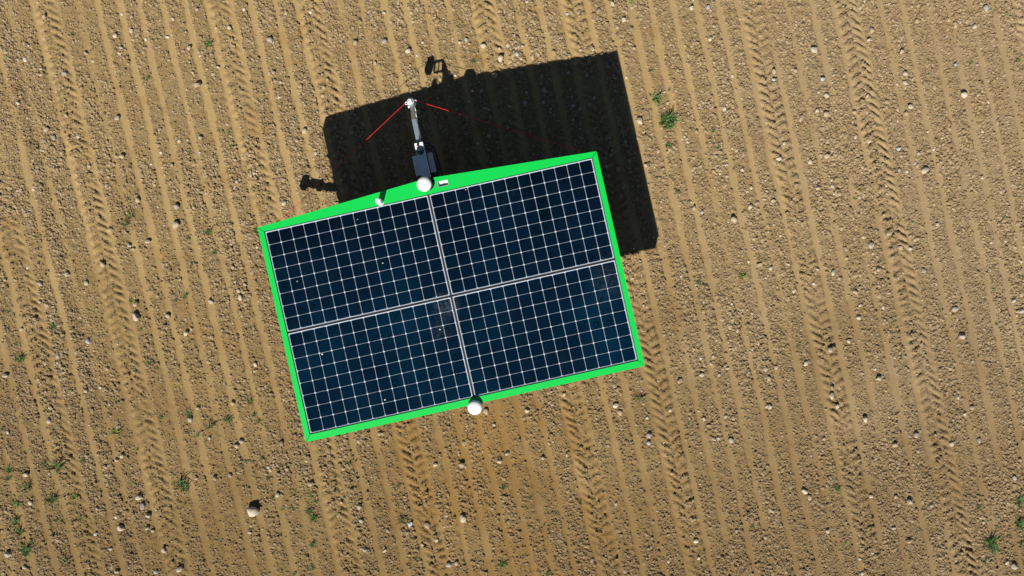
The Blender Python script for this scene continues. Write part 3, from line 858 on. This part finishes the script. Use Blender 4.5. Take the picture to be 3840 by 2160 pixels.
WEEDS = crop(0, 0, 1.3417, """1043,222,24 740,390,17 1162,742,15 1048,1172,20 1078,1270,18 625,1130,24,o 655,1088,22,o 360,170,12 945,1200,18,o 965,1322,15 1185,905,14 950,765,10 1145,665,14 1285,1155,18""")
WEEDS += crop(0, 1080, 1.3417, """265,193,18 75,285,15 95,360,22 750,375,18 785,403,15 657,65,14 880,60,16 930,45,18 808,655,14 580,725,22,y 685,815,14 415,865,20 280,900,38 215,885,22 45,915,22 115,930,18 135,1005,24 40,960,20
 80,1090,24 265,1065,28 80,1180,24 95,1230,22 130,1325,32 325,1385,28,o 905,985,32 930,1010,22 660,985,16,y 1060,695,32,o 1145,660,26 990,740,16 1255,575,18 1278,640,20 950,630,22,o 400,1165,16 375,1050,20,y
 5,710,12 930,1085,15 155,1285,14 1185,270,12 1220,420,12 285,1170,14 590,1430,16 40,120,12""")
WEEDS += crop(960, 1400, 1.906, """40,612,18 325,540,18 325,690,22 280,340,15 15,350,24 80,760,24,o 115,890,24 405,870,28 425,915,22 375,990,30 410,1040,30 190,975,18 640,975,12 712,625,16 1020,800,24,o 1045,1050,38,o 1770,820,28
 400,1230,28 480,1290,14 400,1400,24 1145,1330,20 1760,1370,36 270,1435,18 915,385,14 1690,1275,14""")
WEEDS += crop(1920, 1300, 1.6844, """805,335,40,o 560,465,18,o 115,955,18 430,980,16 435,1228,22 205,1130,14 275,1335,18 470,1300,20 1510,295,14 1355,635,16,y 1515,1140,18 1490,1055,22,o 225,1435,22 1115,485,12""")
WEEDS += crop(2880, 1080, 1.3417, """675,342,12 345,1010,22 1060,1103,20 1120,1285,34 1140,1320,22 1270,1075,30 1265,1190,28 1170,1330,14 1100,1375,20 945,675,11,y 1155,180,13,o 1065,345,13,o 395,1285,13,y 1280,1280,20 1140,10,11""")
WEEDS += crop(2500, 0, 1.3418, """15,600,40 5,640,24 5,730,20 235,660,16 258,738,14 50,960,20 20,890,18,o 90,90,10 815,125,11,y 790,40,10 1530,315,12,y 1770,305,15,y 1715,70,13,y 1150,650,10,y 15,450,14 380,1385,22,y 165,1420,18
 1240,1120,10,y 1460,860,16,o 1490,80,8,y 1290,180,8,y 1700,1100,13""")
WEEDS += crop(900, 0, 1.61, """1410,368,22 2480,420,18 2515,595,38 2480,570,15 2560,730,36 2365,10,22,y 2425,108,14,y""")

def dedupe(L, lim):
    out = []
    for s in sorted(L, key=lambda s: -s[2]):
        if all(math.hypot(s[0]-o[0], s[1]-o[1]) > lim for o in out): out.append(s)
    return out
STONES = dedupe(STONES, 9)[:298]
WEEDS = dedupe(WEEDS, 12)

# labels: own look, then the place beside something one can find
C_, S_ = math.cos(TH), math.sin(TH)
def roofpx(lx, ly, z=ROOF):
    wx_, wy_ = -.607+lx*C_-ly*S_, -.087+lx*S_+ly*C_
    k = PXM*H/(H-z)
    return 1920+wx_*k, 1080-wy_*k
ANCH = [("robot's front left roof corner", *roofpx(-W2, D2)), ("robot's front right roof corner", *roofpx(W2, D2)), ("robot's rear left roof corner", *roofpx(-W2, -D2)),
        ("robot's rear right roof corner", *roofpx(W2, -D2)), ("robot's rear white dome", *roofpx(0, -1.13)), ("tip of the robot's arm", 1540, 385), ("shadow of the arm tip", 1614, 236),
        ("shadow's far right corner", 2315, 190), ("shadow's near right corner", 2465, 925), ("shadow's far left corner", 1222, 435), ("shadow of the left rope arm", 1150, 680),
        ("biggest pale stone at lower left", 948, 1916), ("big grass tuft at lower left", 676, 1816), ("big grass clump at far left", 208, 1750), ("lower right grass tuft", 3714, 2038),
        ("weeds right of the shadow", 2480, 400), ("top left photo corner", 0, 0), ("top right photo corner", 3840, 0), ("bottom left photo corner", 0, 2160), ("bottom right photo corner", 3840, 2160),
        ("left edge's middle", 0, 1080), ("right edge's middle", 3840, 1080), ("bottom edge's middle", 1920, 2160), ("top edge's middle", 1920, 0),
        ("upper right big pale stone", 3053, 186), ("pale round stone at upper left", 739, 319), ("pale block stone right of middle", 3467, 637), ("pale round stone left of the robot", 660, 842),
        ("pale stone above shadow", 1877, 219), ("grass sprig at upper left", 777, 165), ("olive grass below robot", 2398, 1499), ("pale stone at lower middle", 1735, 1945),
        ("pale stone pair at lower right", 3018, 1844), ("white stone below the right middle", 3244, 1572)]
def where(X, Y, skip=16, k=0):
    c = sorted((math.hypot(X-ax, Y-ay), n, ax, ay) for n, ax, ay in ANCH if math.hypot(X-ax, Y-ay) > skip)[k]
    d, n, ax, ay = c
    ang = math.degrees(math.atan2(ay-Y, X-ax)) % 360
    way = ['right of', 'above right of', 'above', 'above left of', 'left of', 'below left of', 'below', 'below right of'][int((ang+22.5)//45) % 8]
    step = 'just ' if d < 90 else '' if d < 330 else 'well '
    return step + way + (' the ' if not n.startswith(("weeds", "grass at")) else ' the ') + n
ORD = ['nearest', 'second', 'third', 'fourth', 'fifth', 'sixth', 'seventh', 'eighth', 'ninth', 'tenth', 'eleventh', 'twelfth']
ORDL = ['largest', 'second largest', 'third largest', 'fourth largest', 'fifth largest', 'sixth largest', 'seventh largest', 'eighth largest', 'ninth largest', 'tenth largest', 'eleventh largest', 'twelfth largest']
def labels(items, look):
    """items: (X, Y, size, tone); alike ones near one landmark are told apart by a second landmark, then by size"""
    def clash(labs):
        by = {}
        for i, l in enumerate(labs): by.setdefault(l, []).append(i)
        return [v for v in by.values() if len(v) > 1]
    base = [f"{look(s)} {where(s[0], s[1])}" for s in items]
    labs = list(base)
    for v in clash(labs):
        for r_, i in enumerate(sorted(v, key=lambda i: -items[i][2])):
            labs[i] = f"{ORDL[r_]} {base[i]}"
            if len(labs[i].split()) > 16: labs[i] = labs[i].replace('just ', '').replace('well ', '').replace(' the ', ' ')
    assert not clash(labs)
    return labs

def look_stone(s):
    big_ = 'big' if s[2] > 25 else 'small' if s[2] < 15.5 else 'middling'
    return big_ + {'w': ' pale rounded stone', 't': ' tan pebble', 'g': ' grey stone', 'd': ' dark shade-spot stone', 'b': ' bluish grey stone'}[s[3]]
def look_weed(s):
    big_ = 'big' if s[2] > 20 else 'tiny' if s[2] < 11 else 'small'
    return big_ + {'g': ' green grass tuft', 'o': ' olive grass tuft', 'y': ' yellowish green seedling'}[s[3]]

def stone_mat(name, c0, c1):
    m = mat(name, c0, .8, spec=.3)
    g = G(m)
    p = g.n('ShaderNodeTexCoord').outputs['Object']
    c = g.mix(g.ramp(g.noise(3.0, 5, .65, p), [(.35, (0, 0, 0)), (.7, (1, 1, 1))]), c0, c1)
    c = g.mix(g.math('MULTIPLY', g.n('ShaderNodeObjectInfo').outputs['Random'], .45), c, (.36, .27, .17))
    g.l(c, g.b.inputs['Base Color'])
    g.bump(g.noise(9, 4, .6, p), .35, .05)
    return m
SM = {'w': stone_mat('pale_stone', (.60, .52, .40), (.46, .38, .27)), 't': stone_mat('tan_stone', (.50, .39, .26), (.38, .28, .17)), 'g': stone_mat('grey_stone', (.36, .32, .27), (.46, .41, .35)),
      'd': stone_mat('shade_spot_stone', (.22, .16, .11), (.30, .22, .14)), 'b': stone_mat('bluish_stone', (.36, .41, .46), (.52, .56, .60))}
def stone_mesh(k):
    r = random.Random(100+k)
    bm = bmesh.new()
    bmesh.ops.create_icosphere(bm, subdivisions=3, radius=1)
    planes = []
    for i in range(r.choice((3, 5, 7))):
        n = Vector((r.gauss(0, 1), r.gauss(0, 1), r.gauss(0, .8))).normalized()
        planes.append((n, r.uniform(.62, .88)))
    ox = Vector((r.random()*50, r.random()*50, r.random()*50))
    from mathutils import noise as mnoise
    for v in bm.verts:
        c = v.co * (1 + .22*mnoise.noise(v.co*1.1+ox))
        for n, d in planes:
            e = c.dot(n)-d
            if e > 0: c = c - n*e*.9
        v.co = c * (1 + .03*mnoise.noise(c*4+ox))
    ax = (1, r.uniform(.68, .95), r.uniform(.55, .8))
    for v in bm.verts: v.co = Vector((v.co.x*ax[0], v.co.y*ax[1], v.co.z*ax[2]))
    me = bpy.data.meshes.new('stone'); bm.to_mesh(me); bm.free()
    me.polygons.foreach_set('use_smooth', [True]*len(me.polygons))
    me.materials.append(SM['w'])
    return me
SMESH = [stone_mesh(k) for k in range(14)]
for s, lb in zip(STONES, labels(STONES, look_stone)):
    X, Y, d, tone = s
    x, y = px(X, Y, .02)
    o = bpy.data.objects.new('stone', random.choice(SMESH))
    col.objects.link(o)
    r_ = d/PXM/2*1.05
    z = float(ground_z(np.array([x]), np.array([y]))[0])
    o.location = (x, y, z + r_*.42)
    o.rotation_euler = (random.gauss(0, .15), random.gauss(0, .15), random.uniform(0, 6.28))
    o.scale = (r_, r_, r_*random.uniform(.85, 1.1))
    o.material_slots[0].link = 'OBJECT'; o.material_slots[0].material = SM[tone]
    tag(o, lb, 'stone', 'loose stones on the field')

def leaf_mat(name, c0, c1):
    m = mat(name, c0, .6, spec=.3)
    g = G(m)
    p = g.n('ShaderNodeTexCoord').outputs['Object']
    g.l(g.mix(g.ramp(g.noise(4, 3, .6, p), [(.35, (0, 0, 0)), (.65, (1, 1, 1))]), c0, c1), g.b.inputs['Base Color'])
    return m
WM = {'g': leaf_mat('green_blade', (.034, .100, .018), (.100, .175, .042)), 'o': leaf_mat('olive_blade', (.13, .15, .050), (.20, .19, .075)), 'y': leaf_mat('yellow_green_blade', (.17, .24, .030), (.10, .17, .03))}
def tuft_mesh(k, nb):
    r = random.Random(300+k)
    bm = bmesh.new()
    for i in range(nb):
        a = r.uniform(0, 6.28); L_ = r.uniform(.35, 1.1); w_ = r.uniform(.034, .07); up = r.uniform(.25, .8)
        bx_, by_ = r.gauss(0, .18), r.gauss(0, .18)
        d = Vector((math.cos(a), math.sin(a), 0)); n = Vector((-d.y, d.x, 0)); bend = r.uniform(-.3, .3)
        prev = None
        for t in (0, .35, .7, 1):
            c = Vector((bx_, by_, 0)) + d*L_*t + n*bend*t*t*L_ + Vector((0, 0, L_*up*math.sin(t*2.3)))
            ww = w_*(1-t*.92)
            cur = (bm.verts.new(c-n*ww), bm.verts.new(c+n*ww + Vector((0, 0, w_*.5))))
            if prev: bm.faces.new((prev[0], cur[0], cur[1], prev[1]))
            prev = cur
    me = bpy.data.meshes.new('weed_tuft'); bm.to_mesh(me); bm.free()
    me.materials.append(WM['g'])
    return me
TM = [tuft_mesh(k, (24, 34, 46, 60, 40, 52)[k % 6]) for k in range(8)]
for s, lb in zip(WEEDS, labels(WEEDS, look_weed)):
    X, Y, d, tone = s
    x, y = px(X, Y, .02)
    o = bpy.data.objects.new('weed_tuft', random.choice(TM if d > 13 else TM[:2]))
    col.objects.link(o)
    z = float(ground_z(np.array([x]), np.array([y]))[0])
    o.location = (x, y, z+.004)
    o.rotation_euler = (0, 0, random.uniform(0, 6.28))
    r_ = d/PXM*(1.4 if d > 15 else 1.05)
    o.scale = (r_*random.uniform(.8, 1.2), r_*random.uniform(.8, 1.2), r_*.9)
    o.material_slots[0].link = 'OBJECT'; o.material_slots[0].material = WM[tone]
    tag(o, lb, 'weed', 'weeds sprouting on the field')
bpy.context.view_layer.update()
